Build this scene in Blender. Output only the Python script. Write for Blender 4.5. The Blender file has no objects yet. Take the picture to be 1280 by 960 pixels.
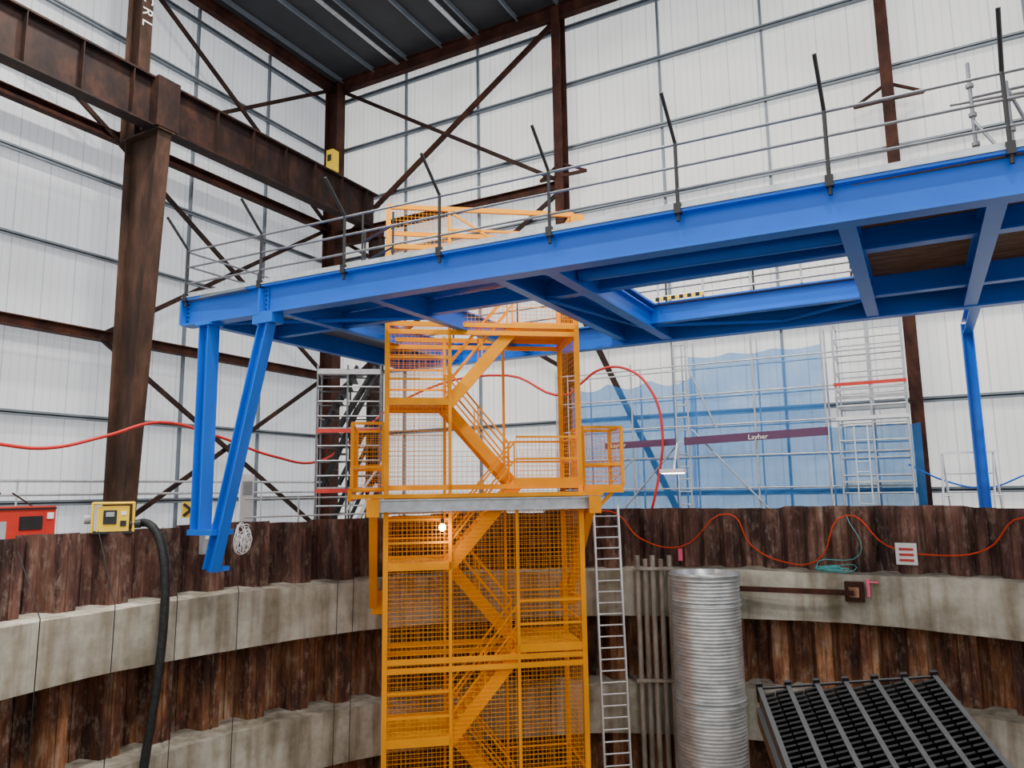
import bpy, math, random
from mathutils import Vector as V, Matrix
random.seed(4)
Z=V((0,0,1))
# ------------------------------------------------------------------ materials
def newmat(name):
    m=bpy.data.materials.new(name); m.use_nodes=True
    nt=m.node_tree; b=nt.nodes['Principled BSDF']; return m,nt,b
def paint(name,col,rough=.45,metal=0.,var=.12,scale=3.,bump=0.,spec=.5):
    m,nt,b=newmat(name)
    tc=nt.nodes.new('ShaderNodeTexCoord'); n=nt.nodes.new('ShaderNodeTexNoise'); n.inputs['Scale'].default_value=scale
    n.inputs['Detail'].default_value=6
    nt.links.new(tc.outputs['Object'],n.inputs['Vector'])
    r=nt.nodes.new('ShaderNodeValToRGB'); r.color_ramp.elements[0].position=.3; r.color_ramp.elements[1].position=.7
    r.color_ramp.elements[0].color=[c*(1-var) for c in col]+[1]
    r.color_ramp.elements[1].color=[min(1,c*(1+var)) for c in col]+[1]
    nt.links.new(n.outputs['Fac'],r.inputs['Fac']); nt.links.new(r.outputs['Color'],b.inputs['Base Color'])
    b.inputs['Roughness'].default_value=rough; b.inputs['Metallic'].default_value=metal
    b.inputs['Specular IOR Level'].default_value=spec
    if bump>0:
        bp=nt.nodes.new('ShaderNodeBump'); bp.inputs['Strength'].default_value=bump
        nt.links.new(n.outputs['Fac'],bp.inputs['Height']); nt.links.new(bp.outputs['Normal'],b.inputs['Normal'])
    return m
def ramp3(name,cols,scale=(1,1,1),nscale=2.,rough=.8,pos=(.3,.5,.7),bump=.3,metal=0.,dist=.05,spec=.3):
    m,nt,b=newmat(name)
    tc=nt.nodes.new('ShaderNodeTexCoord'); mp=nt.nodes.new('ShaderNodeMapping'); mp.inputs['Scale'].default_value=scale
    n=nt.nodes.new('ShaderNodeTexNoise'); n.inputs['Scale'].default_value=nscale; n.inputs['Detail'].default_value=8; n.inputs['Roughness'].default_value=.65
    nt.links.new(tc.outputs['Object'],mp.inputs['Vector']); nt.links.new(mp.outputs['Vector'],n.inputs['Vector'])
    r=nt.nodes.new('ShaderNodeValToRGB'); cr=r.color_ramp
    while len(cr.elements)<len(cols): cr.elements.new(.5)
    for e,c,p in zip(cr.elements,cols,pos): e.position=p; e.color=list(c)+[1]
    nt.links.new(n.outputs['Fac'],r.inputs['Fac']); nt.links.new(r.outputs['Color'],b.inputs['Base Color'])
    b.inputs['Roughness'].default_value=rough; b.inputs['Metallic'].default_value=metal; b.inputs['Specular IOR Level'].default_value=spec
    bp=nt.nodes.new('ShaderNodeBump'); bp.inputs['Strength'].default_value=bump; bp.inputs['Distance'].default_value=dist
    nt.links.new(n.outputs['Fac'],bp.inputs['Height']); nt.links.new(bp.outputs['Normal'],b.inputs['Normal'])
    return m
RUST=ramp3('rusty_steel',[(.014,.005,.004),(.040,.013,.008),(.080,.028,.014)],(1,1,.6),1.6,.7,bump=.15,spec=.2)
RUSTD=ramp3('dark_steel',[(.009,.005,.005),(.022,.011,.009),(.055,.023,.014)],(1,1,.6),1.6,.65,bump=.15,spec=.2)
RUSTC=ramp3('column_steel',[(.016,.009,.007),(.042,.021,.013),(.095,.046,.029)],(1,1,.3),1.6,.65,bump=.15,spec=.25)
def pilemat(name,cols,pos,dust):
    m,nt,b=newmat(name); N=nt.nodes; L=nt.links
    tc=N.new('ShaderNodeTexCoord')
    def noise(sc,scale,det=7):
        mp=N.new('ShaderNodeMapping'); mp.inputs['Scale'].default_value=sc; L.new(tc.outputs['Object'],mp.inputs['Vector'])
        n=N.new('ShaderNodeTexNoise'); n.inputs['Scale'].default_value=scale; n.inputs['Detail'].default_value=det; n.inputs['Roughness'].default_value=.7; L.new(mp.outputs[0],n.inputs['Vector']); return n
    a=noise((1.7,1.7,.40),.9); r=N.new('ShaderNodeValToRGB'); L.new(a.outputs['Fac'],r.inputs[0]); cr=r.color_ramp
    while len(cr.elements)<len(cols): cr.elements.new(.5)
    for e,c,p in zip(cr.elements,cols,pos): e.position=p; e.color=list(c)+[1]
    s=noise((5,5,.30),1.,6); rs=N.new('ShaderNodeValToRGB'); L.new(s.outputs['Fac'],rs.inputs[0]); c=rs.color_ramp
    c.elements[0].position=.38; c.elements[0].color=(.28,.26,.25,1); c.elements[1].position=.58; c.elements[1].color=(1.,1.,1.,1)
    mx=N.new('ShaderNodeMixRGB'); mx.blend_type='MULTIPLY'; mx.inputs[0].default_value=.8; L.new(r.outputs[0],mx.inputs[1]); L.new(rs.outputs[0],mx.inputs[2])
    d=noise((1,1,.5),5.,8); rd=N.new('ShaderNodeValToRGB'); L.new(d.outputs['Fac'],rd.inputs[0]); c=rd.color_ramp
    c.elements[0].position=.52; c.elements[0].color=(0,0,0,1); c.elements[1].position=.72; c.elements[1].color=(1,1,1,1)
    ml=N.new('ShaderNodeMath'); ml.operation='MULTIPLY'; ml.inputs[1].default_value=dust; L.new(rd.outputs[0],ml.inputs[0])
    m2=N.new('ShaderNodeMixRGB'); L.new(ml.outputs[0],m2.inputs[0]); L.new(mx.outputs[0],m2.inputs[1]); m2.inputs[2].default_value=(.46,.34,.26,1)
    L.new(m2.outputs[0],b.inputs['Base Color']); b.inputs['Roughness'].default_value=.8; b.inputs['Specular IOR Level'].default_value=.3
    bp=N.new('ShaderNodeBump'); bp.inputs['Strength'].default_value=.25; bp.inputs['Distance'].default_value=.03; L.new(d.outputs['Fac'],bp.inputs['Height']); L.new(bp.outputs[0],b.inputs['Normal'])
    return m
PILE=pilemat('rusted_sheet_pile',[(.040,.020,.015),(.13,.048,.026),(.30,.125,.052),(.50,.33,.22)],(.36,.46,.56,.66),.6)
PILEU=pilemat('dusty_sheet_pile',[(.040,.020,.018),(.10,.045,.036),(.19,.09,.065),(.34,.23,.18)],(.36,.46,.57,.68),.45)
def concmat():
    m,nt,b=newmat('cast_concrete'); N=nt.nodes; L=nt.links
    tc=N.new('ShaderNodeTexCoord')
    n1=N.new('ShaderNodeTexNoise'); n1.inputs['Scale'].default_value=.7; n1.inputs['Detail'].default_value=8; n1.inputs['Roughness'].default_value=.7; L.new(tc.outputs['Object'],n1.inputs['Vector'])
    mp=N.new('ShaderNodeMapping'); mp.inputs['Scale'].default_value=(2.2,2.2,.22); L.new(tc.outputs['Object'],mp.inputs['Vector'])
    n2=N.new('ShaderNodeTexNoise'); n2.inputs['Scale'].default_value=1.5; n2.inputs['Detail'].default_value=6; L.new(mp.outputs[0],n2.inputs['Vector'])
    r1=N.new('ShaderNodeValToRGB'); L.new(n1.outputs['Fac'],r1.inputs[0]); c=r1.color_ramp
    c.elements[0].position=.36; c.elements[0].color=(.25,.225,.17,1); c.elements[1].position=.64; c.elements[1].color=(.52,.49,.42,1)
    r2=N.new('ShaderNodeValToRGB'); L.new(n2.outputs['Fac'],r2.inputs[0]); c=r2.color_ramp
    c.elements[0].position=.36; c.elements[0].color=(.50,.44,.34,1); c.elements[1].position=.55; c.elements[1].color=(1,1,1,1)
    mx=N.new('ShaderNodeMixRGB'); mx.blend_type='MULTIPLY'; mx.inputs[0].default_value=.75; L.new(r1.outputs[0],mx.inputs[1]); L.new(r2.outputs[0],mx.inputs[2])
    L.new(mx.outputs[0],b.inputs['Base Color']); b.inputs['Roughness'].default_value=.9
    bp=N.new('ShaderNodeBump'); bp.inputs['Strength'].default_value=.15; bp.inputs['Distance'].default_value=.02; L.new(n1.outputs['Fac'],bp.inputs['Height']); L.new(bp.outputs[0],b.inputs['Normal'])
    return m
CONC=concmat()
GROUND=ramp3('ground_slab',[(.12,.11,.10),(.2,.19,.17),(.3,.28,.25)],(1,1,1),.6,.95)
BLUE=paint('blue_paint',(.0,.125,.64),.38,0,.07,.8,spec=.35)
ORANGE=paint('orange_paint',(.92,.335,.0),.5,0,.05,3.,spec=.15)
ORPL=paint('yellow_stair_tread',(.95,.42,.01),.55,0,.1,6.,spec=.15)
GALV=paint('galvanised_steel',(.50,.52,.54),.38,.5,.18,5.)
GALVD=paint('dull_galvanised_tube',(.17,.18,.20),.45,.5,.2,6.)
GIRT=paint('girt_steel',(.17,.20,.23),.5,.3,.12,2.)
ALU=paint('aluminium',(.80,.81,.83),.35,.45,.08,6.)
BLACK=paint('black_plastic',(.006,.006,.007),.42,0,.3,5.,spec=.35)
DARK=paint('dark_post',(.022,.022,.024),.5,.3,.2,5.)
REDH=paint('red_hose_rubber',(.55,.018,.015),.45,0,.1,5.)
REDM=paint('red_enamel',(.55,.03,.02),.4,0,.1,5.)
ORC=paint('orange_red_cable_rubber',(.62,.055,.015),.5,0,.1,5.,spec=.2)
YEL=paint('yellow_enamel',(.95,.60,.015),.4,0,.1,5.)
WHITE=paint('white_paint',(.85,.85,.85),.5,0,.05,5.)
PURP=paint('plum_banner',(.09,.03,.085),.6,0,.1,3.)
PLY=ramp3('plywood_deck',[(.10,.055,.03),(.19,.11,.06),(.27,.17,.10)],(.6,3,1),2.,.8)
PINK=paint('pink_marking_paint',(.95,.12,.25),.7)
GREY=paint('grey_plastic',(.35,.36,.38),.6)
TEAL=paint('turquoise_rope',(.10,.50,.50),.7)
ROOFM=paint('dark_roof_sheet',(.028,.030,.034),.7,0,.2,1.)
PIPE=ramp3('old_galvanised_pipe',[(.14,.11,.08),(.30,.26,.22),(.45,.41,.36)],(1,1,.3),3.,.6,metal=.2)
def emis(name,col,s):
    m,nt,b=newmat(name); b.inputs['Emission Color'].default_value=list(col)+[1]; b.inputs['Emission Strength'].default_value=s
    b.inputs['Base Color'].default_value=list(col)+[1]; return m
LAMP=emis('lamp_lens',(1,.97,.9),12); BULB=emis('warm_bulb',(1,.75,.35),30)
def wallmat(name,axis,tint,trl):
    m,nt,b=newmat(name); N=nt.nodes; L=nt.links
    tc=N.new('ShaderNodeTexCoord'); sp=N.new('ShaderNodeSeparateXYZ'); L.new(tc.outputs['Object'],sp.inputs[0])
    def saw(period):
        a=N.new('ShaderNodeMath'); a.operation='DIVIDE'; a.inputs[1].default_value=period; L.new(sp.outputs[axis],a.inputs[0])
        f=N.new('ShaderNodeMath'); f.operation='FRACT'; L.new(a.outputs[0],f.inputs[0]); return f
    rib=saw(.25); seam=saw(1.0)
    r1=N.new('ShaderNodeValToRGB'); L.new(rib.outputs[0],r1.inputs[0])
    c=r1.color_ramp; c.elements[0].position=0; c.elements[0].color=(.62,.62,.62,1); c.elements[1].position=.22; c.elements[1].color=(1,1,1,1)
    r2=N.new('ShaderNodeValToRGB'); L.new(seam.outputs[0],r2.inputs[0])
    c=r2.color_ramp; c.elements[0].position=0; c.elements[0].color=(.50,.52,.56,1); c.elements[1].position=.05; c.elements[1].color=(1,1,1,1)
    no=N.new('ShaderNodeTexNoise'); no.inputs['Scale'].default_value=.35; L.new(tc.outputs['Object'],no.inputs['Vector'])
    r3=N.new('ShaderNodeValToRGB'); L.new(no.outputs['Fac'],r3.inputs[0])
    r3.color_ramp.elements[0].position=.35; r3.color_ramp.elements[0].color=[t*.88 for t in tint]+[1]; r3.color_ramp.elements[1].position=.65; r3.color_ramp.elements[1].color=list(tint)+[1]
    m1=N.new('ShaderNodeMixRGB'); m1.blend_type='MULTIPLY'; m1.inputs[0].default_value=.45; L.new(r3.outputs[0],m1.inputs[1]); L.new(r1.outputs[0],m1.inputs[2])
    m2=N.new('ShaderNodeMixRGB'); m2.blend_type='MULTIPLY'; m2.inputs[0].default_value=.7; L.new(m1.outputs[0],m2.inputs[1]); L.new(r2.outputs[0],m2.inputs[2])
    L.new(m2.outputs[0],b.inputs['Base Color']); b.inputs['Roughness'].default_value=.55
    t=N.new('ShaderNodeBsdfTranslucent'); L.new(m2.outputs[0],t.inputs['Color'])
    mx=N.new('ShaderNodeMixShader'); mx.inputs[0].default_value=trl
    L.new(b.outputs[0],mx.inputs[1]); L.new(t.outputs[0],mx.inputs[2]); L.new(mx.outputs[0],N['Material Output'].inputs['Surface'])
    return m
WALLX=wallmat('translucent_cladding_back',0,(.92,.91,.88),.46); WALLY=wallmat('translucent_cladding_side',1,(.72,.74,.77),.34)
def netmat():
    m,nt,b=newmat('blue_debris_net'); N=nt.nodes; L=nt.links
    tr=N.new('ShaderNodeBsdfTransparent'); tr.inputs['Color'].default_value=(.68,.85,1,1); tl=N.new('ShaderNodeBsdfTranslucent'); tl.inputs['Color'].default_value=(.06,.32,.80,1)
    b.inputs['Base Color'].default_value=(.04,.22,.60,1); b.inputs['Roughness'].default_value=.8
    a=N.new('ShaderNodeMixShader'); a.inputs[0].default_value=.5; L.new(b.outputs[0],a.inputs[1]); L.new(tl.outputs[0],a.inputs[2])
    no=N.new('ShaderNodeTexNoise'); no.inputs['Scale'].default_value=1.2; no.inputs['Detail'].default_value=5
    tc=N.new('ShaderNodeTexCoord'); L.new(tc.outputs['Object'],no.inputs['Vector'])
    mr=N.new('ShaderNodeMapRange'); mr.inputs['To Min'].default_value=.32; mr.inputs['To Max'].default_value=.75; L.new(no.outputs['Fac'],mr.inputs['Value'])
    c=N.new('ShaderNodeMixShader'); L.new(mr.outputs[0],c.inputs[0]); L.new(tr.outputs[0],c.inputs[1]); L.new(a.outputs[0],c.inputs[2])
    L.new(c.outputs[0],N['Material Output'].inputs['Surface']); return m
NET=netmat()
# ------------------------------------------------------------------ mesh builder
class MB:
    def __init__(s): s.v=[];s.f=[];s.m=[];s.mats=[];s.sm=[]
    def mi(s,mat):
        if mat not in s.mats: s.mats.append(mat)
        return s.mats.index(mat)
    def add(s,vs,fs,mat,smooth=False):
        o=len(s.v); s.v+=[tuple(x) for x in vs]; k=s.mi(mat)
        for f in fs: s.f.append([i+o for i in f]); s.m.append(k); s.sm.append(smooth)
    def box(s,c,sz,mat,rz=0,ax=None):
        c=V(c)
        if ax is None:
            R=Matrix.Rotation(rz,3,'Z'); ax=[R@V((1,0,0)),R@V((0,1,0)),Z]
        h=[x/2 for x in sz]; vs=[]
        for i in (-1,1):
            for j in (-1,1):
                for k in (-1,1): vs.append(c+ax[0]*h[0]*i+ax[1]*h[1]*j+ax[2]*h[2]*k)
        s.add(vs,[(0,1,3,2),(4,6,7,5),(0,4,5,1),(2,3,7,6),(0,2,6,4),(1,5,7,3)],mat)
    def bx(s,a,b,mat):
        s.box([(a[i]+b[i])/2 for i in range(3)],[abs(b[i]-a[i]) for i in range(3)],mat)
    def fr(s,p,q,up=Z):
        p=V(p);q=V(q);d=(q-p); L=max(d.length,1e-6); d=d/L; up=V(up)
        if abs(d.dot(up))>.995: up=V((0,1,0)) if abs(d.y)<.9 else V((1,0,0))
        sd=d.cross(up).normalized(); u=sd.cross(d); return p,q,d,L,sd,u
    def bar(s,p,q,w,h,mat,up=Z,off=0):
        p,q,d,L,sd,u=s.fr(p,q,up); s.box((p+q)/2+u*off,(L,w,h),mat,ax=[d,sd,u])
    def ibeam(s,p,q,D,W,mat,up=Z,tf=.035,tw=.025,D2=None):
        p,q,d,L,sd,u=s.fr(p,q,up)
        if D2 is None: D2=D
        for sg in (-1,1):
            a=p+u*sg*(D/2-tf/2); b=q+u*sg*(D2/2-tf/2); s.bar(a,b,W,tf,mat,up=u)
        t=sd*tw/2
        s.add([p+u*D/2+t,p-u*D/2+t,q-u*D2/2+t,q+u*D2/2+t,p+u*D/2-t,p-u*D/2-t,q-u*D2/2-t,q+u*D2/2-t],[(0,1,2,3),(4,7,6,5),(0,4,5,1),(3,2,6,7)],mat)
    def tube(s,p,q,r,mat,n=8,r2=None,cap=True):
        p,q,d,L,sd,u=s.fr(p,q); r2=r if r2 is None else r2; vs=[]
        for i in range(n):
            a=2*math.pi*i/n; vs.append(p+(sd*math.cos(a)+u*math.sin(a))*r)
        for i in range(n):
            a=2*math.pi*i/n; vs.append(q+(sd*math.cos(a)+u*math.sin(a))*r2)
        fs=[(i,(i+1)%n,n+(i+1)%n,n+i) for i in range(n)]; s.add(vs,fs,mat,True)
        if cap: s.add(vs[:n],[tuple(range(n-1,-1,-1))],mat); s.add(vs[n:],[tuple(range(n))],mat)
    def wire(s,p,q,t,mat): s.tube(p,q,t,mat,4,cap=False)
    def grid(s,o,ax,ay,lu,lv,step,t,mat):
        o=V(o)
        n=max(1,round(lu/step)); m=max(1,round(lv/step))
        for i in range(n+1): s.wire(o+ax*(lu*i/n),o+ax*(lu*i/n)+ay*lv,t,mat)
        for j in range(m+1): s.wire(o+ay*(lv*j/m),o+ay*(lv*j/m)+ax*lu,t,mat)
    def quad(s,a,b,c,d,mat): s.add([a,b,c,d],[(0,1,2,3)],mat)
    def obj(s,name,parent=None):
        me=bpy.data.meshes.new(name); me.from_pydata(s.v,[],s.f)
        for m in s.mats: me.materials.append(m)
        me.polygons.foreach_set('material_index',s.m); me.polygons.foreach_set('use_smooth',s.sm); me.update()
        o=bpy.data.objects.new(name,me); bpy.context.collection.objects.link(o)
        if parent: o.parent=parent
        return o
def cable(name,pts,r,mat,parent=None,res=6):
    c=bpy.data.curves.new(name,'CURVE'); c.dimensions='3D'; c.bevel_depth=r; c.bevel_resolution=2; c.resolution_u=res
    sp=c.splines.new('BEZIER'); sp.bezier_points.add(len(pts)-1)
    for b,p in zip(sp.bezier_points,pts): b.co=p; b.handle_left_type=b.handle_right_type='AUTO'
    c.materials.append(mat); o=bpy.data.objects.new(name,c); bpy.context.collection.objects.link(o)
    if parent: o.parent=parent
    return o
def text(name,body,loc,size,xd,yd,mat,parent):
    c=bpy.data.curves.new(name,'FONT'); c.body=body; c.size=size; c.extrude=.004; c.materials.append(mat)
    o=bpy.data.objects.new(name,c); bpy.context.collection.objects.link(o)
    xd=V(xd).normalized(); yd=V(yd).normalized(); zd=xd.cross(yd)
    M=Matrix((xd,yd,zd)).transposed().to_4x4(); M.translation=V(loc); o.matrix_world=M
    if parent: o.parent=parent
# ------------------------------------------------------------------ dimensions
XL,YB,ZR,ZG=-24.0,26.0,19.35,-1.7
XR,YF=15.0,-8.0
CX,CY=-2.5,9.5
def ring(phi,R,z):
    a=math.radians(phi); return V((CX+R*math.cos(a),CY+R*math.sin(a),z))
# ------------------------------------------------------------------ shell
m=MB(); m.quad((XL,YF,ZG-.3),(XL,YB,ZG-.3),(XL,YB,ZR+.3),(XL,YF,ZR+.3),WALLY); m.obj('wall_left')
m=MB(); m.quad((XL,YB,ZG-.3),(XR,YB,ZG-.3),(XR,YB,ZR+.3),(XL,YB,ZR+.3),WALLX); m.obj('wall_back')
m=MB(); m.bx((XL,YF,ZR+.3),(XR,YB,ZR+.45),ROOFM)
x=XL+1.2
while x<XR: m.bar((x,YF,ZR+.2),(x,YB,ZR+.2),.07,.2,GIRT); x+=1.9
for x in (-19.5,-15.6,-9,-3): m.bx((x-.10,YF,ZR+.06),(x+.10,YB,ZR+.1),GALV)
m.obj('ceiling')
m=MB(); n=96; R=13.45; inn=[];out=[]
for i in range(n):
    a=2*math.pi*i/n; inn.append(V((CX+R*math.cos(a),CY+R*math.sin(a),ZG)))
    dx,dy=math.cos(a),math.sin(a); t=1e9
    if dx>1e-9:t=min(t,(XR-CX)/dx)
    if dx<-1e-9:t=min(t,(XL-CX)/dx)
    if dy>1e-9:t=min(t,(YB-CY)/dy)
    if dy<-1e-9:t=min(t,(YF-CY)/dy)
    out.append(V((CX+dx*t,CY+dy*t,ZG)))
m.add(inn+out,[(i,(i+1)%n,n+(i+1)%n,n+i) for i in range(n)],GROUND)
m.obj('ground_slab')
m=MB(); m.add([ring(i*3.75,13.4,-13) for i in range(96)],[tuple(range(96))],CONC); m.obj('floor')
zs=[-.15,2.57,5.29,8.02,10.75,13.5,16.2,18.7]
m=MB()
for z in zs:
    m.bx((XL+.02,YF,z-.02),(XL+.26,YB,z+.02),GIRT); m.bx((XL+.24,YF,z-.09),(XL+.26,YB,z+.09),GIRT)
for y in (-4.2,-.4,7.2,10.9,18.2,21.9): m.bx((XL+.03,y-.04,ZG),(XL+.16,y+.04,ZR),GIRT)
m.obj('side_wall_girts')
m=MB()
for z in zs:
    m.bx((XL,YB-.26,z-.02),(XR,YB-.02,z+.02),GIRT); m.bx((XL,YB-.26,z-.09),(XR,YB-.24,z+.09),GIRT)
for x in (-19.4,-15.55,-7.5,-3.75,3.9,7.7): m.bx((x-.04,YB-.16,ZG),(x+.04,YB-.03,ZR),GIRT)
m.obj('back_wall_girts')
def column(name,x,y,axis,top=ZR,D=.7,W=.4,mat=RUST):
    m=MB(); m.ibeam((x,y,ZG),(x,y,top),D,W,mat,up=V((1,0,0)) if axis=='x' else V((0,1,0)))
    m.box((x,y,ZG+.02),(.9,.9,.04),mat); return m
for y in (3.4,):
    column('c',XL+.75,y,'x').obj('wall_column')
m=column('c',XL+.9,YB-.75,'x',D=.75,W=.55); m.obj('corner_column')
for x in (-11.45,.05,11.6):
    m=column('c',x,YB-.6,'y',D=.6,W=.36)
    for sg in (-1,1):
        m.bar((x+sg*.1,YB-.9,12.1),(x+sg*1.0,YB-.45,12.3),.1,.12,RUST)
        m.bar((x+sg*.15,YB-.7,12.65),(x+sg*1.0,YB-.45,12.3),.08,.08,RUST)
    m.obj('wall_column')
m=MB()
m.ibeam((XL+.7,YF,ZR-.1),(XL+.7,YB-.4,ZR-.1),.5,.3,RUST)
m.ibeam((XL+.4,YB-.6,ZR-.1),(XR,YB-.6,ZR-.1),.6,.3,RUST)
for y in (14.5,3.4): m.ibeam((XL+.7,y,ZR-.25),(XR,y,ZR-.25),.7,.3,RUSTD)
m.obj('roof_eaves_beam')
m=MB(); xs=XL+.7
for z in (12.2,5.25): m.ibeam((xs,YF,z),(xs,YB-.8,z),.34,.3,RUST)
for (y0,y1) in ((3.4,14.5),(14.5,25.2)):
    for z0,z1 in ((ZG,5.2),(5.2,12.2),(12.2,ZR-.2)):
        if y0<5 and z0<10: continue
        m.bar((xs-.06,y0,z0),(xs-.06,y1,z1),.1,.16,RUSTD); m.bar((xs+.08,y0,z1),(xs+.08,y1,z0),.1,.16,RUSTD)
m.obj('side_wall_bracing')
m=MB(); ys=YB-.5
m.ibeam((XL+1,ys,11.9),(-11.45,ys,11.9),.34,.3,RUST)
m.bar((XL+1,ys-.06,ZR-.2),(-11.45,ys-.06,12),.1,.16,RUSTD); m.bar((XL+1,ys+.08,11.5),(-11.45,ys+.08,ZR-.2),.12,.22,RUST)
m.bar((XL+1,ys+.08,4.5),(-11.45,ys+.08,11.8),.1,.16,RUSTD); m.bar((XL+1,ys-.06,11.8),(-11.45,ys-.06,4.5),.1,.16,RUSTD)
m.bar((-11.45,ys-.06,8),(-7,ys-.06,ZG),.1,.2,RUSTD)
m.obj('back_wall_bracing')
# crane gantry column (tapered) + girder
m=MB(); X0=-22.1; Yc=14.5
zt=11.66
m.bx((X0-.02,Yc-.24,ZG),(X0+.02,Yc+.24,zt),RUSTC)
xb,xt=X0+.85,X0+1.65
m.add([(xb,Yc-.24,ZG),(xb,Yc+.24,ZG),(xt,Yc+.24,zt),(xt,Yc-.24,zt),(xb-.04,Yc-.24,ZG),(xb-.04,Yc+.24,ZG),(xt-.04,Yc+.24,zt),(xt-.04,Yc-.24,zt)],
      [(0,1,2,3),(4,7,6,5),(0,3,7,4),(1,5,6,2)],RUSTC)
m.add([(X0,Yc-.015,ZG),(xb,Yc-.015,ZG),(xt,Yc-.015,zt),(X0,Yc-.015,zt),(X0,Yc+.015,ZG),(xb,Yc+.015,ZG),(xt,Yc+.015,zt),(X0,Yc+.015,zt)],[(0,3,2,1),(4,5,6,7)],RUSTC)
m.bx((X0-.1,Yc-.3,zt-.05),(xt+.1,Yc+.3,zt),RUSTC)
m.bx((X0-.2,Yc-.4,ZG),(xb+.2,Yc+.4,ZG+.05),RUSTC)
m.ibeam((XL+1.9,Yc,zt),(XL+1.9,Yc,ZR),.75,.42,RUSTC,up=V((1,0,0)))
o=m.obj('crane_gantry_column')
text('chalk_lettering','C R L',(XL+2.30,Yc-.17,16.9),.52,(0,0,-1),(0,1,0),WHITE,o)
m=MB(); xg=-20.75
m.ibeam((xg,YF,12.52),(xg,25.3,12.52),1.66,.5,RUSTD,tf=.06,tw=.03)
m.bx((xg-.42,14.1,11.68),(xg+.42,14.9,13.36),RUSTD)
y=YF+.6
while y<25.3:
    for sg in (-1,1): m.box((xg+sg*.125,y,12.52),(.22,.025,1.54),RUSTD)
    y+=1.6
m.bar((xg,YF,13.43),(xg,25.2,13.43),.09,.12,RUSTD)
m.obj('crane_runway_girder')
m=MB(); m.ibeam((-22.6,25.0,11.4),(-19.9,25.0,11.4),.5,.35,RUST); m.ibeam((-20.3,25,ZG),(-20.3,25,11.2),.6,.4,RUSTD,up=V((1,0,0))); m.obj('crane_gantry_support')
m=MB(); m.box((-22.7,24.7,15.2),(.4,.4,1.0),YEL); m.box((-22.7,24.7,14.6),(.28,.28,.3),YEL); m.box((-22.7,24.48,15.3),(.2,.03,.3),DARK); m.obj('yellow_hoist_box')
# ------------------------------------------------------------------ shaft
def piles(name,za,zb,mat,jit):
    m=MB(); per=72; prof=[(0,12.92),(.36,12.92),(.49,13.40),(.87,13.40)]
    pts=[]
    for k in range(per):
        phi0=k*360/per
        j=random.uniform(-jit,jit)
        for i,(w,R) in enumerate(prof):
            phi=phi0+w*360/per
            s_=math.cos(math.radians(phi-80)); base=za-.1+.1*s_*1.6
            pts.append((phi,R,base+j))
    n=len(pts); vs=[]
    for t in (0,.03):
        for phi,R,z in pts: vs.append(ring(phi,R+t,z))
        for phi,R,z in pts: vs.append(ring(phi,R+t,zb))
    fs=[]
    for i in range(n):
        k=(i+1)%n
        fs+= [(i,k,n+k,n+i),(2*n+i,3*n+i,3*n+k,2*n+k),(i,2*n+i,2*n+k,k)]
    m.add(vs,fs,mat)
    for k in range(per):
        for w,R in ((.18,12.905),(.68,13.385)):
            phi=(k+w)*360/per
            m.box((ring(phi,R,(za-.25+zb)/2)),(.05,.06,za-.25-zb),mat,rz=math.radians(phi))
    return m.obj(name)
piles('sheet_pile_wall',-.62,-2.5,PILEU,.04)
piles('sheet_pile_lining',-2.6,-13,PILE,.0)
def waler(name,z0,z1):
    m=MB(); n=144; P=[(12.25,z1),(13.6,z1+.02),(13.6,z0),(12.3,z0)]
    vs=[]
    for i in range(n):
        j=.015*math.sin(i*.5)+random.uniform(-.006,.006)
        for k,(R,z) in enumerate(P): vs.append(ring(i*2.5,R,z+(j if k<2 else -j)))
    fs=[]
    for i in range(n):
        a=i*4;b=((i+1)%n)*4
        for k in range(4): fs.append((a+k,a+(k+1)%4,b+(k+1)%4,b+k))
    m.add(vs,fs,CONC); return m.obj(name)
waler('concrete_ring_beam',-3.55,-2.28); waler('concrete_ring_beam',-6.7,-5.4)
# ------------------------------------------------------------------ blue platform
ZD=4.6
def yn(x): return 11.45+.0394*(x+14.85)
m=MB(); XE=9.0
m.ibeam((-14.95,yn(-14.95),ZD-.33),(XE,yn(XE),ZD-.33),.66,.34,BLUE,tf=.045)
m.ibeam((-14.95,19.35,ZD-.33),(XE,19.35,ZD-.33),.66,.3,BLUE,tf=.04)
for x in (-14.8,-12.45,-9.9): m.ibeam((x,yn(x),ZD-.30),(x,19.3,ZD-.30),.5,.22,BLUE)
for x in (-5.67,-.7,1.27,3.7,6.2,8.8): m.ibeam((x,yn(x),ZD-.4),(x,19.3,ZD-.4),.48,.26,BLUE)
m.ibeam((-6.9,yn(-6.9),ZD-.3),(-6.9,19.3,ZD-.3),.5,.22,BLUE)
m.ibeam((-6.9,14.35,ZD-.25),(XE,14.35,ZD-.25),.4,.26,BLUE); m.ibeam((-14.8,14.1,ZD-.3),(-6.9,14.1,ZD-.3),.35,.2,BLUE)
m.tube((-5.6,13.2,ZD-.38),(-.7,13.4,ZD-.38),.15,BLUE,14)
m.ibeam((-5.67,17.75,ZD-.26),(XE,17.75,ZD-.26),.5,.24,BLUE)
for p,q in (((-6.8,14.2),(-5.7,18.9)),((-14.7,11.9),(-10,14.2)),((-5.6,17.9),(-2.6,19.2)),((-.8,17.9),(-2.8,19.2))):
    m.tube((p[0],p[1],ZD-.5),(q[0],q[1],ZD-.5),.05,BLUE)
for x in (-14.97,-12.5):
    for sg in (-1,1): m.box((x,yn(x)+sg*.09,ZD-.33),(.05,.18,.60),BLUE)
    for dz in (-.2,-.1,0,.1,.2):
        for dx in (-.09,.09): m.tube((x+dx,yn(x)-.0-.02,ZD-.33+dz),(x+dx,yn(x)-.06,ZD-.33+dz),.018,DARK,6)
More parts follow.
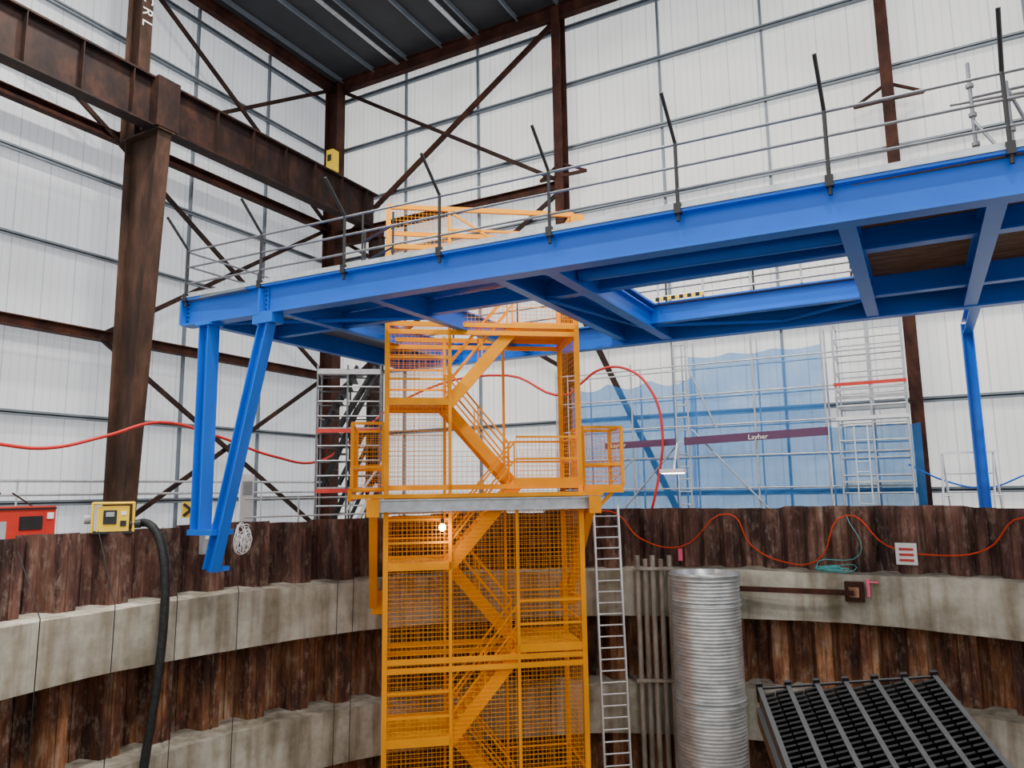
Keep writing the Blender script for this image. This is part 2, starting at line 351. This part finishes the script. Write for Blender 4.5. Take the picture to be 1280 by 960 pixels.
m.box((-12.5,yn(-12.5)-.03,ZD-.33),(.3,.02,.56),BLUE)
xl=-14.2; yl=yn(xl)
m.ibeam((xl,yl,-.75),(xl,yl,ZD-.66),.32,.32,BLUE,up=V((1,0,0)))
m.ibeam((-13.82,yl+.02,-1.62),(-12.4,yn(-12.4),ZD-.8),.28,.26,BLUE,up=V((1,0,0)))
m.box((-12.4,yn(-12.4),ZD-.76),(.6,.34,.22),BLUE); m.box((xl,yl,ZD-.69),(.5,.4,.06),BLUE)
m.box((-14.0,yl+.1,-.80),(.8,.6,.12),BLUE); m.box((-13.82,yl+.2,-1.6),(.26,.4,.1),BLUE)
def deck(x0,y0,x1,y1,mat=PLY): m.bx((x0,y0,ZD-.06),(x1,y1,ZD+.0),mat)
deck(-14.95,11.3,-12.9,19.45,GIRT); deck(-12.9,12,-7.3,14.2,BLUE); deck(-7.3,12,-5.5,19.45,BLUE)
deck(-5.5,12,-.8,14.45,BLUE); deck(-5.5,17.65,-.8,19.45,PLY); deck(-.8,12.0,XE,14.4); deck(-.8,14.4,XE,19.45)
m.bar((-14.95,yn(-14.95)-.12,ZD+.07),(XE,yn(XE)-.12,ZD+.07),.03,.13,GALV)
m.bar((-14.95,yn(-14.95)-.02,ZD+.02),(XE,yn(XE)-.02,ZD+.02),.34,.03,GALV)
platform=m.obj('blue_steel_platform')
m=MB()
for y in (14.5,17.62):
    for z in (.12,.55,1.05): m.tube((-5.4,y,ZD+z),(-.9,y,ZD+z),.03,GALV)
    for k in range(5): m.tube((-5.4+1.12*k,y,ZD),(-5.4+1.12*k,y,ZD+1.1),.026,GALV)
for k in range(12): m.box((-5.4+.1*k,17.56,ZD+.06),(.098,.03,.09),YEL if k%2 else BLACK)
m.obj('opening_guard_rail',platform)
m=MB(); m.ibeam((1.4,23.2,ZG),(1.4,23.2,ZD-.3),.28,.25,BLUE,up=V((1,0,0))); m.ibeam((1.4,19.5,ZD-.4),(1.4,23.3,ZD-.4),.4,.22,BLUE); m.obj('blue_support_post')
m=MB()
for k in range(10):
    x=-14.85+2.33*k; y=yn(x)-.14
    if x>XE: break
    m.tube((x,y,ZD-.2),(x,y,ZD+1.2),.032,DARK)
    m.tube((x,y,ZD+1.18),(x-.03,y-.58,ZD+1.82),.032,DARK)
    m.box((x,y,ZD+.02),(.12,.12,.18),DARK)
for z in (.35,.75,1.15): m.tube((-14.85,yn(-14.85)-.14,ZD+z),(XE,yn(XE)-.14,ZD+z),.024,GALVD)
for y in (13.5,15.5,17.5,19.35):
    m.tube((-14.9,y,ZD),(-14.9,y,ZD+1.2),.028,DARK)
for z in (.4,.8,1.15):
    m.tube((-14.9,11.3,ZD+z),(-14.9,19.35,ZD+z),.024,GALVD); m.tube((-14.9,19.35,ZD+z),(XE,19.35,ZD+z),.024,GALVD)
for k in range(11): m.tube((-14.9+2.3*k,19.35,ZD),(-14.9+2.3*k,19.35,ZD+1.2),.028,DARK)
for p in ((-10.3,12.2),(-9.7,12.5),(-10.9,13)):
    m.tube((p[0],p[1],ZD),(p[0],p[1],ZD+1.5),.024,DARK)
m.tube((-10.9,13,ZD+1.2),(-9.7,12.5,ZD+1.2),.024,DARK); m.tube((-10.9,13,ZD+.7),(-9.7,12.5,ZD+.7),.024,DARK)
m.obj('platform_handrail',platform)
m=MB()
for x,y,h in ((1.2,13.5,2.2),(1.65,13.2,1.6),(2.3,13.6,3),(-.5,14,.5),(-1.7,14,.45)):
    m.tube((x,y,ZD),(x,y,ZD+h),.03,GALVD)
    for z in (.3,.8,1.3,1.8): 
        if z<h: m.tube((x,y,ZD+z-.03),(x,y,ZD+z+.03),.06,GALVD)
m.tube((1.2,13.5,ZD+1.6),(4.5,13.5,ZD+1.6),.03,GALVD); m.tube((1.65,13.2,ZD+1.5),(2.2,13.6,ZD+.1),.026,GALVD); m.tube((1.2,13.4,ZD+.5),(4,13.4,ZD+.5),.026,GALVD)
m.tube((1.2,13.5,ZD+1.2),(1.65,13.2,ZD+.2),.026,GALVD); m.tube((.9,13.5,ZD+1.55),(4.5,13.5,ZD+1.35),.026,GALVD)
m.obj('scaffold_frame')
# ------------------------------------------------------------------ stair tower
e1=V((.791,.612,0)); e2=V((-.612,.791,0)); O=V((-11.4,14.5,0)); W,DP=4.83,2.0
def T(u,v,z): return O+e1*u+e2*v+Z*z
m=MB(); ZB=-13
OR=ORANGE
for u in (0,W):
    for v in (0,DP): m.bar(T(u,v,ZB),T(u,v,7.25),.12,.12,OR,up=e1)
for u in (1.55,3.2):
    m.bar(T(u,0,ZB),T(u,0,-.1),.07,.07,OR,up=e1); m.bar(T(u,DP,ZB),T(u,DP,4.3),.07,.07,OR,up=e1)
m.bar(T(1.55,0,-.1),T(1.55,0,4.3),.08,.08,OR,up=e1); m.bar(T(1.55,0,4.6),T(1.55,0,7.2),.07,.07,OR,up=e1)
def rail(u0,v0,u1,v1,z,w=.07,h=.07): m.bar(T(u0,v0,z),T(u1,v1,z),w,h,OR)
for z in (7.25,6.2,4.2,4.0,.12,-.1,-3.95,-4.15,-8,-8.2):
    for v in (0,DP): rail(0,v,W,v,z,.08,.12)
    for u in (0,W): rail(u,0,u,DP,z,.08,.12)
for k in range(4):
    zl=2.3-4*k
    m.box(T(.78,DP/2,zl-.03),(1.55,DP,.05),ORPL,ax=[e1,e2,Z])
    for v in (0,DP): m.bar(T(0,v,zl-.06),T(1.6,v,zl-.06),.07,.18,OR)
    m.bar(T(1.55,0,zl-.06),T(1.55,DP,zl-.06),.06,.14,OR)
    for zz in (.5,1.05): rail(0,0,1.55,0,zl+zz,.04,.055); rail(0,0,0,DP,zl+zz,.04,.05); rail(0,DP,1.55,DP,zl+zz,.04,.05)
    zr=zl-2
    m.box(T(4.0,DP/2,zr-.03),(1.6,DP,.05),ORPL,ax=[e1,e2,Z])
    for v in (0,DP): m.bar(T(3.15,v,zr-.06),T(W,v,zr-.06),.07,.18,OR)
    m.bar(T(3.2,0,zr-.06),T(3.2,DP,zr-.06),.06,.14,OR)
    for zz in (.5,1.05): rail(3.2,0,W,0,zr+zz,.04,.055); rail(W,0,W,DP,zr+zz,.04,.05); rail(3.2,DP,W,DP,zr+zz,.04,.05)
    for (v0,v1,dz) in ((.06,.92,2.0),(1.08,1.94,-2.0)):
        for v in (v0,v1):
            m.bar(T(1.5,v,zl+(-.12 if dz>0 else -.05)),T(3.3,v,zl+dz+(-.05 if dz>0 else -.12)),.04,.30,OR)
            for zz in (.5,.95): m.bar(T(1.55,v,zl+zz),T(3.2,v,zl+dz+zz),.035,.045,OR)
            for f in (.02,.5,.98): m.bar(T(1.55+1.65*f,v,zl+dz*f),T(1.55+1.65*f,v,zl+dz*f+.97),.035,.035,OR,up=e1)
        for i in range(1,10):
            f=i/10.; m.box(T(1.5+1.8*f,(v0+v1)/2,zl+dz*f-.02),(.24,v1-v0,.035),ORPL,ax=[e1,e2,Z])
m.box(T(4.0,DP/2,4.27),(1.6,DP,.05),ORPL,ax=[e1,e2,Z])
st=.10; t=.0055
m.grid(T(0,0,ZB),e1,Z,W,-.1-ZB,st,t,OR)
m.grid(T(0,0,.1),e1,Z,1.55,4.0,st,t,OR); m.grid(T(3.2,0,.3),e1,Z,W-3.2,1.05,st,t,OR); m.grid(T(1.6,0,4.0),e1,Z,W-1.6,.7,st,t,OR)
m.grid(T(0,DP,ZB),e1,Z,W,-ZB,st*1.4,t,OR); m.grid(T(0,DP,0),e1,Z,1.6,4.2,st*1.4,t,OR); m.grid(T(1.6,DP,0),e1,Z,W-1.6,1.1,st*1.4,t,OR)
m.grid(T(0,0,ZB),e2,Z,DP,7.2-ZB,st*1.4,t,OR); m.grid(T(W,0,ZB),e2,Z,DP,6.2-ZB,st*1.4,t,OR)
m.grid(T(0,0,4.7),e1,Z,1.55,2.5,st,t,OR); m.grid(T(1.55,DP,5.2),e1,Z,W-1.55,2.0,st,t,OR)
rail(1.55,0,W,0,6.7,.05,.06); rail(0,DP,W,DP,5.7,.05,.06)
m.bar(T(1.55,.0,7.2),T(3.1,.0,6.2),.05,.06,OR); m.bar(T(1.6,DP,4.7),T(3.2,DP,7.2),.05,.06,OR)
m.box(T(W+.1,0,7.1),(.35,.3,.25),OR,ax=[e1,e2,Z])
m.ibeam(T(-.15,-.2,-.3),T(W+.25,-.2,-.3),.3,.22,GALV)
m.bar(T(-.8,-.2,-.08),T(W+.5,-.2,-.08),.3,.1,OR)
for u in (-.3,W+.25):
    m.ibeam(T(u,-.45,-.35),T(u,2.5,-.35),.34,.24,OR)
    m.box(T(u,-.46,-.35),(.3,.03,.42),OR,ax=[e1,e2,Z])
    m.ibeam(T(u,.1,-.5),T(u-.02,2.1 if u<0 else 2.6,-2.9),.22,.2,OR,up=e2)
    m.box(T(u,2.12 if u<0 else 2.7,-2.85),(.45,.08,.6),OR,ax=[e1,e2,Z])
def cage(u0,u1,v0,v1,z0,z1):
    for u in (u0,u1):
        for v in (v0,v1): m.bar(T(u,v,z0),T(u,v,z1),.08,.08,OR,up=e1)
    for z in (z0,z0+.55,z1):
        for v in (v0,v1): rail(u0,v,u1,v,z,.06,.07)
        for u in (u0,u1): rail(u,v0,u,v1,z,.06,.07)
    m.box(T((u0+u1)/2,(v0+v1)/2,z0-.03),(u1-u0,v1-v0,.06),OR,ax=[e1,e2,Z])
    for v in (v0,v1): m.grid(T(u0,v,z0),e1,Z,u1-u0,z1-z0,st*1.2,t,OR)
    for u in (u0,u1): m.grid(T(u,v0,z0),e2,Z,v1-v0,z1-z0,st*1.2,t,OR)
cage(-.85,-.08,.6,3.2,.1,1.75); cage(W+.12,W+1.15,.1,1.2,.1,1.6)
m.bar(T(W+.1,.1,.0),T(W+1.15,.1,.0),.1,.14,OR); m.bar(T(W+.9,.2,-.05),T(W+.25,.2,-.7),.08,.08,OR)
m.bar(T(-.9,.6,-.05),T(-.9,3.2,-.05),.1,.3,OR)
tower=m.obj('orange_stair_tower')
m=MB(); p=T(1.35,-.1,-.75); m.tube(p,p+Z*.12,.04,DARK); 
for i in range(6):
    a0=math.pi*i/6-math.pi/2; a1=math.pi*(i+1)/6-math.pi/2
    m.tube(p-Z*.09+Z*math.sin(a0)*.09,p-Z*.09+Z*math.sin(a1)*.09,max(.005,.09*math.cos(a0)),BULB,10,r2=max(.005,.09*math.cos(a1)))
m.wire(p+Z*.1,p+Z*.55,.01,BLACK)
m.obj('festoon_lamp',tower)
l=bpy.data.lights.new('festoon_glow','POINT'); l.energy=18; l.color=(1,.75,.4); l.shadow_soft_size=.15
lo=bpy.data.objects.new('festoon_glow',l); lo.location=p-Z*.3-e2*.2; bpy.context.collection.objects.link(lo)
# ------------------------------------------------------------------ ladder
m=MB(); a=V((-8.04,20.30,-.45)); b=V((-7.45,19.3,-12.9)); w=e1*.36
for s in (-1,1): m.bar(a+w*s,b+w*s,.05,.10,ALU,up=e2)
n=42
for i in range(1,n): 
    c=a.lerp(b,i/n); m.tube(c-w,c+w,.022,ALU,6)
m.obj('aluminium_ladder')
def prof_tube(cx,cy,zs_r,mat,n=48):
    m=MB(); vs=[]
    for z,r in zs_r:
        for i in range(n):
            a=2*math.pi*i/n; vs.append((cx+r*math.cos(a),cy+r*math.sin(a),z))
    fs=[]
    for k in range(len(zs_r)-1):
        for i in range(n): fs.append((k*n+i,k*n+(i+1)%n,(k+1)*n+(i+1)%n,(k+1)*n+i))
    m.add(vs,fs,mat,True); return m
pr=[(-2.9,.86),(-2.22,.86)]
z=-2.2
DUCT=ramp3('galvanised_duct',[(.38,.40,.41),(.56,.58,.59),(.74,.76,.77)],(1,1,2),2.2,.34,metal=.55,bump=.2,spec=.5)
while z>-12.9:
    pr.append((z,.90)); pr.append((z-.03,.885)); pr.append((z-.055,.885)); pr.append((z-.08,.90)); z-=.088
m=prof_tube(-5.3,20.3,pr,DUCT)
for z in (-2.25,-2.9,-5.35,-8.5):
    for dz in (0,.12):
        n=48
        for i in range(n):
            a0=2*math.pi*i/n;a1=2*math.pi*(i+1)/n
            m.wire((-5.3+.91*math.cos(a0),20.3+.91*math.sin(a0),z-dz),(-5.3+.91*math.cos(a1),20.3+.91*math.sin(a1),z-dz),.025,DUCT)
m.obj('ventilation_duct')
m=MB()
for i,ph in enumerate((113.2,112.2,111.2,110.1,109.0)):
    m.tube(ring(ph,12.05,-1.85-.1*(i%2)),ring(ph,12.05,-12.9),.075,PIPE)
for z in (-2.2,-5.2,-8.5): m.bar(ring(113.8,11.93,z),ring(108.5,11.93,z),.05,.08,PIPE)
m.obj('riser_pipes')
m=MB(); m.bar(ring(100.5,12.0,-2.72),ring(86.5,12.0,-2.72),.12,.13,RUST); m.box(ring(86.5,12.1,-2.7),(.45,.2,.5),RUST); m.box(ring(86.5,11.97,-2.7),(.25,.05,.25),PILE); m.box(ring(100.8,12.1,-2.6),(.2,.15,.4),RUST)
m.obj('waling_strut')
m=MB(); m.box(ring(85.0,12.2,-2.6),(.08,.03,.45),PINK,rz=.05); m.box(ring(84.4,12.2,-2.45),(.25,.03,.04),PINK,rz=-.1); m.box(ring(107.4,12.88,-1.9),(.12,.03,.35),PINK,rz=.2); m.obj('survey_paint_marks')
# ------------------------------------------------------------------ cables
cable('red_air_hose',[(-19,4,2.2),(-19,9.6,1.28),(-19,10.7,1.23),(-19,12.2,1.61),(-19,13.8,2.1),(-19,15.8,1.82),(-19,18.1,1.28),(-19,20.3,1.17),(-18.8,22.1,2.2),(-17.5,23.3,3.6),(-13,23.6,4.2),(-10.6,23.5,3.3),(-10.1,23.5,3.63),(-9.35,23.5,4.07),(-8.34,23.5,3.98),(-7.55,23.5,3.16),(-7.26,23.5,1.83),(-7.4,23.5,.6),(-8,23.5,-1.6)],.045,REDH)
oc=[(118,-.6),(115.5,-.7),(112.5,-1.42),(107.3,-1.67),(101,-.75),(98.5,-1.62),(95,-2.05),(91,-2.02),(87.2,-.78),(83,-1.56),(78,-1.76),(73,-1.57),(69.3,-.8),(64,-1.6),(58,-.8)]
cable('red_power_cable',[ring(a,12.80,z) for a,z in oc],.021,ORC)
cable('black_discharge_hose',[(-15.45,10.75,-.60),(-15.2,10.85,-.58),(-14.9,10.9,-.80),(-14.68,10.9,-1.2),(-14.52,10.88,-1.8),(-14.45,10.85,-2.4),(-14.4,10.75,-3.6),(-14.45,10.5,-6),(-14.45,10.2,-12.8)],.09,paint('ribbed_hose',(.016,.018,.018),.6,0,.5,14.,spec=.25))
m=MB()
for ph,r,z0 in ((178.5,12.1,-.7),(172,12.1,-.7),(165,12.15,-.8),(153,12.15,-.8),(151,12.15,-.75),(125,12.1,-.8),(186,12.0,-1)):
    m.wire(ring(ph,r+.75,z0),ring(ph,r,-2.2),.012,DARK); m.wire(ring(ph,r,-2.2),ring(ph+.6,r,-12.9),.012,DARK)
m.obj('hanging_signal_wires')
pts=[]; c=ring(163.5,12.72,-1.05)
for i in range(46): pts.append(c+V((random.uniform(-.1,.1),random.uniform(-.22,.22),random.uniform(-.35,.35))))
cable('white_cable_coil',pts,.010,WHITE)
pts=[]; c=ring(88.5,12.6,-2.2)
for i in range(24): pts.append(c+V((random.uniform(-.6,.6),random.uniform(-.15,.15),random.uniform(-.02,.06))))
cable('turquoise_rope',pts+[ring(86,12.75,-1.8),ring(87.2,12.8,-.8)],.010,TEAL)
m=MB(); c=ring(81,12.74,-1.75); t1=V((.98,-.15,0)); m.box(c,(.5,.03,.55),WHITE,ax=[t1,V((.15,.98,0)),Z])
for i in range(3): m.box(c+Z*(.12-.14*i)-V((.0,.03,0)),(.34,.02,.06),REDM,ax=[t1,V((.15,.98,0)),Z])
m.obj('safety_tag')
# ------------------------------------------------------------------ left side plant
m=MB(); c=V((-15.72,10.40,-.47)); axp=[V((.55,.83,0)).normalized(),V((-.83,.55,0)).normalized(),Z]
def L(u,v,z): return c+axp[0]*u+axp[1]*v+Z*z
m.box(L(0,0,.0),(.62,.46,.54),YEL,ax=axp); m.box(L(-.06,-.24,.04),(.26,.03,.30),DARK,ax=axp); m.box(L(.2,-.24,-.1),(.12,.03,.12),DARK,ax=axp)
m.box(L(-.06,-.26,.10),(.16,.02,.1),GREY,ax=axp); m.box(L(.2,-.24,.12),(.10,.02,.08),WHITE,ax=axp)
m.box(L(0,.02,-.29),(.86,.60,.05),DARK,ax=axp)
for u in (-.40,.40):
    for v in (-.28,.28): m.tube(L(u,v,-.28),L(u,v,.34),.025,YEL)
    m.tube(L(u,-.28,.34),L(u,.28,.34),.025,YEL)
for v in (-.28,.28): m.tube(L(-.40,v,.34),L(.40,v,.34),.025,YEL)
m.tube(L(.35,-.2,-.12),L(.55,-.25,-.12),.09,DARK,12); m.tube(L(-.55,-.1,.0),L(-.4,-.1,.0),.1,GREY,12)
for u in (-.3,.3): m.bar(L(u,.35,-.3),L(u,.35,-1.22),.06,.06,DARK,up=axp[0])
m.obj('yellow_pump_unit')
m=MB(); c=V((-18.3,9.5,-.85))
m.box(c,(1.0,1.7,1.35),REDM); m.box(c+V((.51,.3,.3)),(.03,.5,.3),DARK); m.box(c+V((.51,-.4,.1)),(.03,.35,.5),GREY); m.box(c+V((0,0,-.72)),(1.05,1.75,.12),DARK)
for y in (-.6,.6): m.tube(c+V((0,y,.66)),c+V((0,y*.2,.98)),.02,DARK)
m.box(c+V((.52,.72,.45)),(.02,.14,.14),WHITE); m.box(c+V((.51,0,.62)),(.04,1.7,.04),DARK)
m.obj('red_generator_set')
m=MB(); c=V((-16.6,13.1,-.35)); m.tube(c-Z*1.3,c,.025,DARK)
n1=V((.75,-.66,0)); ax=[V((.66,.75,0)),n1,Z]; m.box(c,(.44,.03,.40),YEL,ax=ax)
for s in (-1,1): m.bar(c+n1*.03+ax[0]*-.18+Z*.15*s,c+n1*.03+ax[0]*.18-Z*.15*s,.03,.07,DARK)
m.obj('yellow_warning_marker')
m=MB(); c=ring(167.5,12.68,-1.0); ax=[V((.25,.97,0)),V((.97,-.25,0)),Z]
m.box(c,(.34,.16,.7),GREY,ax=ax); m.box(c+V((.09,0,.1)),(.24,.02,.22),WHITE,ax=ax); m.tube(c+Z*.3,c+Z*1.35,.02,GALV)
m.obj('junction_box')
m=MB(); m.bx((-17.25,15.2,-.9),(-17.2,15.7,.6),WHITE); m.bx((-17.19,15.28,0),(-17.18,15.62,.4),GREY); m.bx((-17.28,15.42,ZG),(-17.24,15.48,-.5),GALV); m.obj('site_notice_board')
m=MB()
for ph in range(118,156,6):
    m.tube(ring(ph,14.6,ZG),ring(ph,14.6,-.05),.024,GALV)
    for z in (-.1,-.6): m.tube(ring(ph,14.6,z),ring(ph+6,14.6,z),.024,GALV)
m.obj('edge_guard_rail')
m=MB()
m.tube((-22.6,5,.5),(-22.6,24.5,.5),.04,GALV); m.tube((-22.6,5,.1),(-22.6,24.5,.1),.04,GALV)
for y in range(6,25,3): m.tube((-22.6,y,ZG),(-22.6,y,.55),.03,GALV)
m.obj('wall_pipe_rail')
# scaffold stair tower (left back)
m=MB(); A=V((-17.6,18.8,0)); f1=V((.80,.60,0)); f2=V((-.6,.8,0))
def S(u,v,z): return A+f1*u+f2*v+Z*z
ht=4.35
for u in (-.1,.9,2.0):
    for v in (0,1.3): m.tube(S(u,v,ZG),S(u,v,ht),.035,GALVD)
z=ZG+.3
while z<ht:
    for v in (0,1.3): m.tube(S(-.1,v,z),S(2.0,v,z),.024,GALV if v==0 else GALVD)
    for u in (-.1,2.0): m.tube(S(u,0,z),S(u,1.3,z),.024,GALVD)
    z+=.5
for k in range(3):
    z0=ZG+2.0*k
    for v in (.1,.35,.6,.9,1.2): 
        m.bar(S(.1,v,z0),S(1.2,v,min(z0+2.6,ht)),.05,.10,BLACK); m.bar(S(.6,v,z0),S(1.8,v,min(z0+2.6,ht)),.05,.08,DARK)
        m.bar(S(.9,v,z0),S(2.0,v,min(z0+2.2,ht)),.05,.07,DARK)
    for i in range(1,8): m.box(S(.1+.16*i,.6,z0+.26*i),(.25,1.1,.03),DARK,ax=[f1,f2,Z])
    m.box(S(.95,-.04,z0+1.8),(2.1,.03,.14),REDM if k<2 else GREY,ax=[f1,f2,Z])
    m.box(S(.95,.65,z0+1.9),(2.1,1.2,.05),GREY,ax=[f1,f2,Z])
m.obj('scaffold_stair_tower')
m=MB(); A=V((-15.9,18.3,0))
for i in range(4): m.box(A+f1*(.25*i)+Z*(ZG+.45*(i+1)),(.28,.6,.04),ALU,ax=[f1,f2,Z])
for s in (-.3,.3): m.bar(A-f1*.15+f2*s+Z*ZG,A+f1*.9+f2*s+Z*.3,.04,.1,ALU); m.tube(A+f1*1.1+f2*s+Z*ZG,A+f1*1.1+f2*s+Z*1.0,.025,ALU); m.tube(A+f2*s+Z*-.5,A+f1*1.1+f2*s+Z*1.0,.025,ALU)
m.obj('mobile_step_platform')
m=MB()
for i in range(5): m.box((-14.2+.12*i,22.6-.1*i,ZG+.1+.22*i),(.9,.7,.2),PLY,rz=.3*i)
m.obj('timber_pallet_stack')
# ------------------------------------------------------------------ scaffold + net, right back
m=MB(); ys=23.9
for x in (-11.2,-10.3,-8.4,-6.9,-6.5,-4.4,-2.35):
    for y in (ys,ys+1.0): m.tube((x,y,ZG),(x,y,4.9 if x>-7 else 4.2),.03,GALV)
z=ZG+.4
while z<4.8: m.tube((-6.9,ys,z),(-6.5,ys,z),.02,GALV); z+=.4
for z in (-1,0,1,2,3,4):
    for y in (ys,ys+1.0): m.tube((-11.2,y,z),(-.2,y,z),.026,GALV)
for a_,b_ in (((-6.4,1.9),(-3.2,ZG)),((-9.3,-1.2),(-6.9,1.4)),((-11,-1.5),(-8.4,1)),((-6.4,3.9),(-5.6,1.9))): m.tube((a_[0],ys-.05,a_[1]),(b_[0],ys-.05,b_[1]),.026,GALV)
for x in (-2.0,-1.1,-.2):
    for y in (ys-.3,ys+1.0): m.tube((x,y,ZG),(x,y,5.2),.03,GALV)
z=-1.2
while z<5:
    for y in (ys-.3,ys+1): m.tube((-2.0,y,z),(-.2,y,z),.024,GALV)
    for x in (-2,-.2): m.tube((x,ys-.3,z),(x,ys+1,z),.024,GALV)
    z+=.5
for z,c_ in ((2.9,REDM),(1.9,WHITE),(2.5,GREY)): m.bx((-2.05,ys-.36,z),(-.15,ys-.33,z+.1),c_)
for z in (2.3,.1): m.bx((-2.0,ys-.3,z),(-.2,ys+1,z+.05),GALV)
for x in (-1.6,-1.25):  m.tube((x,ys-.4,ZG),(x,ys-.4,1.7),.02,ALU)
for i in range(11): m.tube((-1.6,ys-.4,ZG+.3*i),(-1.25,ys-.4,ZG+.3*i),.014,ALU,6)
scaf=m.obj('tube_scaffold')
def net(name,x0,x1,zt,y,sag):
    m=MB(); nx,nz=28,16; vs=[]
    for i in range(nx+1):
        for j in range(nz+1):
            u=i/nx;v=j/nz; vs.append((x0+(x1-x0)*u,y+.05*math.sin(u*23+v*3)+.03*math.sin(v*17),ZG+(zt-ZG-sag*abs(math.sin(u*math.pi*3))*.3)*v))
    fs=[(i*(nz+1)+j,(i+1)*(nz+1)+j,(i+1)*(nz+1)+j+1,i*(nz+1)+j+1) for i in range(nx) for j in range(nz)]
    m.add(vs,fs,NET,True); return m.obj(name,scaf)
net('debris_netting_a',-6.45,-2.35,4.3,ys+.12,.3); net('debris_netting_b',-10.9,-6.45,3.7,ys+.6,.8); net('debris_netting_c',-2.35,.1,1.8,ys+.5,.2)
m=MB(); m.bar((-9.3,ys-.25,1.45),(-6.9,ys-.25,1.5),.04,.22,PURP); m.bar((-6.6,ys-.25,1.5),(-2.3,ys-.25,1.62),.04,.25,PURP)
o=m.obj('scaffold_banner')
text('banner_lettering_1','Layher',(-9.1,ys-.29,1.4),.2,(1,0,0),(0,0,1),WHITE,o); text('banner_lettering_2','Layher',(-4.6,ys-.29,1.47),.22,(1,0,0),(0,0,1),WHITE,o)
m=MB(); c=V((-6.8,22.95,.55)); m.box(c,(.75,.4,.12),WHITE); m.box(c-Z*.07,(.65,.32,.03),LAMP); m.tube(c+V((0,.1,.05)),c+V((0,.6,.9)),.03,WHITE); m.tube(c+V((0,.6,.9)),c+V((0,.6,-2.25)),.03,GALV)
m.obj('site_floodlight')
m=MB(); 
for x in (.55,1.75):
    for s in (-1,1): m.tube((x+s*.15,24+s*.25,ZG),(x,24,.85),.03,ALU)
    m.tube((x-.12,24,-.3),(x+.12,24,-.3),.02,ALU)
m.bar((.5,24,.87),(1.8,24,.87),.12,.06,ALU)
for z in (-.2,.3): m.tube((.6,24.1,z),(1.7,24.1,z),.02,ALU)
m.obj('folding_trestle')
cable('blue_air_line',[(-.3,24.6,.6),(.6,24.6,.1),(1.6,24.8,-.1),(2.8,24.8,.3),(4,24.8,.1)],.025,BLUE)
# ------------------------------------------------------------------ near platform + black rack
m=MB()
m.bx((-3,-3,-1.75),(4,2.0,-1.65),GALVD)
m.bx((-1.5,2.0,-2.95),(3.5,6.3,-2.85),GALVD)
for x in (-2.8,0,3.8):
    for y in (-1.5,1.8): m.bar((x,y,-13),(x,y,-1.75),.2,.2,RUST,up=V((1,0,0)))
for x in (-1.4,3.4): m.bar((x,6.1,-13),(x,6.1,-2.95),.2,.2,RUST,up=V((1,0,0)))
m.obj('steel_viewing_deck')
m=MB(); rd=V((-.3526,.9099,.2952)).normalized(); cd=V((.93,.36,.10)); cd=(cd-rd*cd.dot(rd)).normalized(); nd=cd.cross(rd).normalized()
if nd.z<0: nd=-nd
TL=V((-1.28,6.46,-1.69)); Wd,Ln=1.32,1.9
RACK=paint('dark_grey_rail',(.022,.024,.027),.5,.0,.2,8.,spec=.3)
def Q(u,v,h=0): return TL+cd*u-rd*v+nd*h
m.box(Q(Wd/2,Ln/2,-.16),(Wd+.06,Ln,.06),BLACK,ax=[cd,rd,nd])
for k in range(7):
    u=Wd*k/6; m.box(Q(u,Ln/2,-.02),(.03,Ln,.26),BLACK,ax=[cd,rd,nd]); m.box(Q(u,Ln/2,.112),(.036,Ln,.012),RACK,ax=[cd,rd,nd])
    m.box(Q(u,-.01,.06),(.05,.03,.16),BLACK,ax=[cd,rd,nd])
for k in range(6):
    v=.02
    while v<Ln:
        for q,h in ((.28,.0),(.72,.02)):
            m.box(Q(Wd*(k+q)/6,v,.03+h),(Wd/6*.42,.014,.16),BLACK,ax=[(cd+rd*.25).normalized(),(rd+nd*.8).normalized(),(nd-rd*.8).normalized()])
        v+=.06
m.tube(Q(0,0,.10),Q(Wd,0,.10),.012,BLACK)
for v in (.3,1.6):
    for u in (.15,Wd-.15): 
        p=Q(u,v,-.2); m.bar(V((p.x,p.y,-2.85)),p,.09,.09,PLY,up=V((1,0,0)))
m.box(Q(-.03,1.0,-.1),(.04,1.9,.14),BLACK,ax=[cd,rd,nd])
m.obj('black_filter_rack')
# ------------------------------------------------------------------ light
w=bpy.data.worlds.new('world'); bpy.context.scene.world=w; w.use_nodes=True
bg=w.node_tree.nodes['Background']; bg.inputs[0].default_value=(.97,.98,1.0,1); bg.inputs[1].default_value=1.7
def area(name,loc,rot,sx,sy,e,col=(1,1,1)):
    l=bpy.data.lights.new(name,'AREA'); l.shape='RECTANGLE'; l.size=sx; l.size_y=sy; l.energy=e; l.color=col
    o=bpy.data.objects.new(name,l); o.location=loc; o.rotation_euler=rot; bpy.context.collection.objects.link(o); return o
for x in (-16,-7,2):  # added fill lamps under the roof, with made-up fixtures, kept out of view
    for y in (3,8,13):
        m=MB(); m.box((x,y,ZR-.25),(1.3,.5,.15),GREY); m.box((x,y,ZR-.34),(1.2,.42,.03),LAMP); m.obj('added_fill_fixture')
        area('added_fill_lamp',(x,y,ZR-.45),(0,0,0),1.2,.4,1500,(1,.95,.88))
# ------------------------------------------------------------------ camera
cd_=bpy.data.cameras.new('camera'); cam=bpy.data.objects.new('camera',cd_); bpy.context.collection.objects.link(cam)
r=V((.8775,.4797,-.0148)); u=V((.0813,-.1181,.9897)); f=V((-.4729,.8695,.1426))
f.normalize(); r=(r-f*r.dot(f)).normalized(); u=r.cross(f)
M=Matrix((r,u,-f)).transposed().to_4x4(); cam.matrix_world=M
cd_.sensor_width=36; cd_.lens=36*930/1280; cd_.clip_end=200; cd_.clip_start=.05
bpy.context.scene.camera=cam
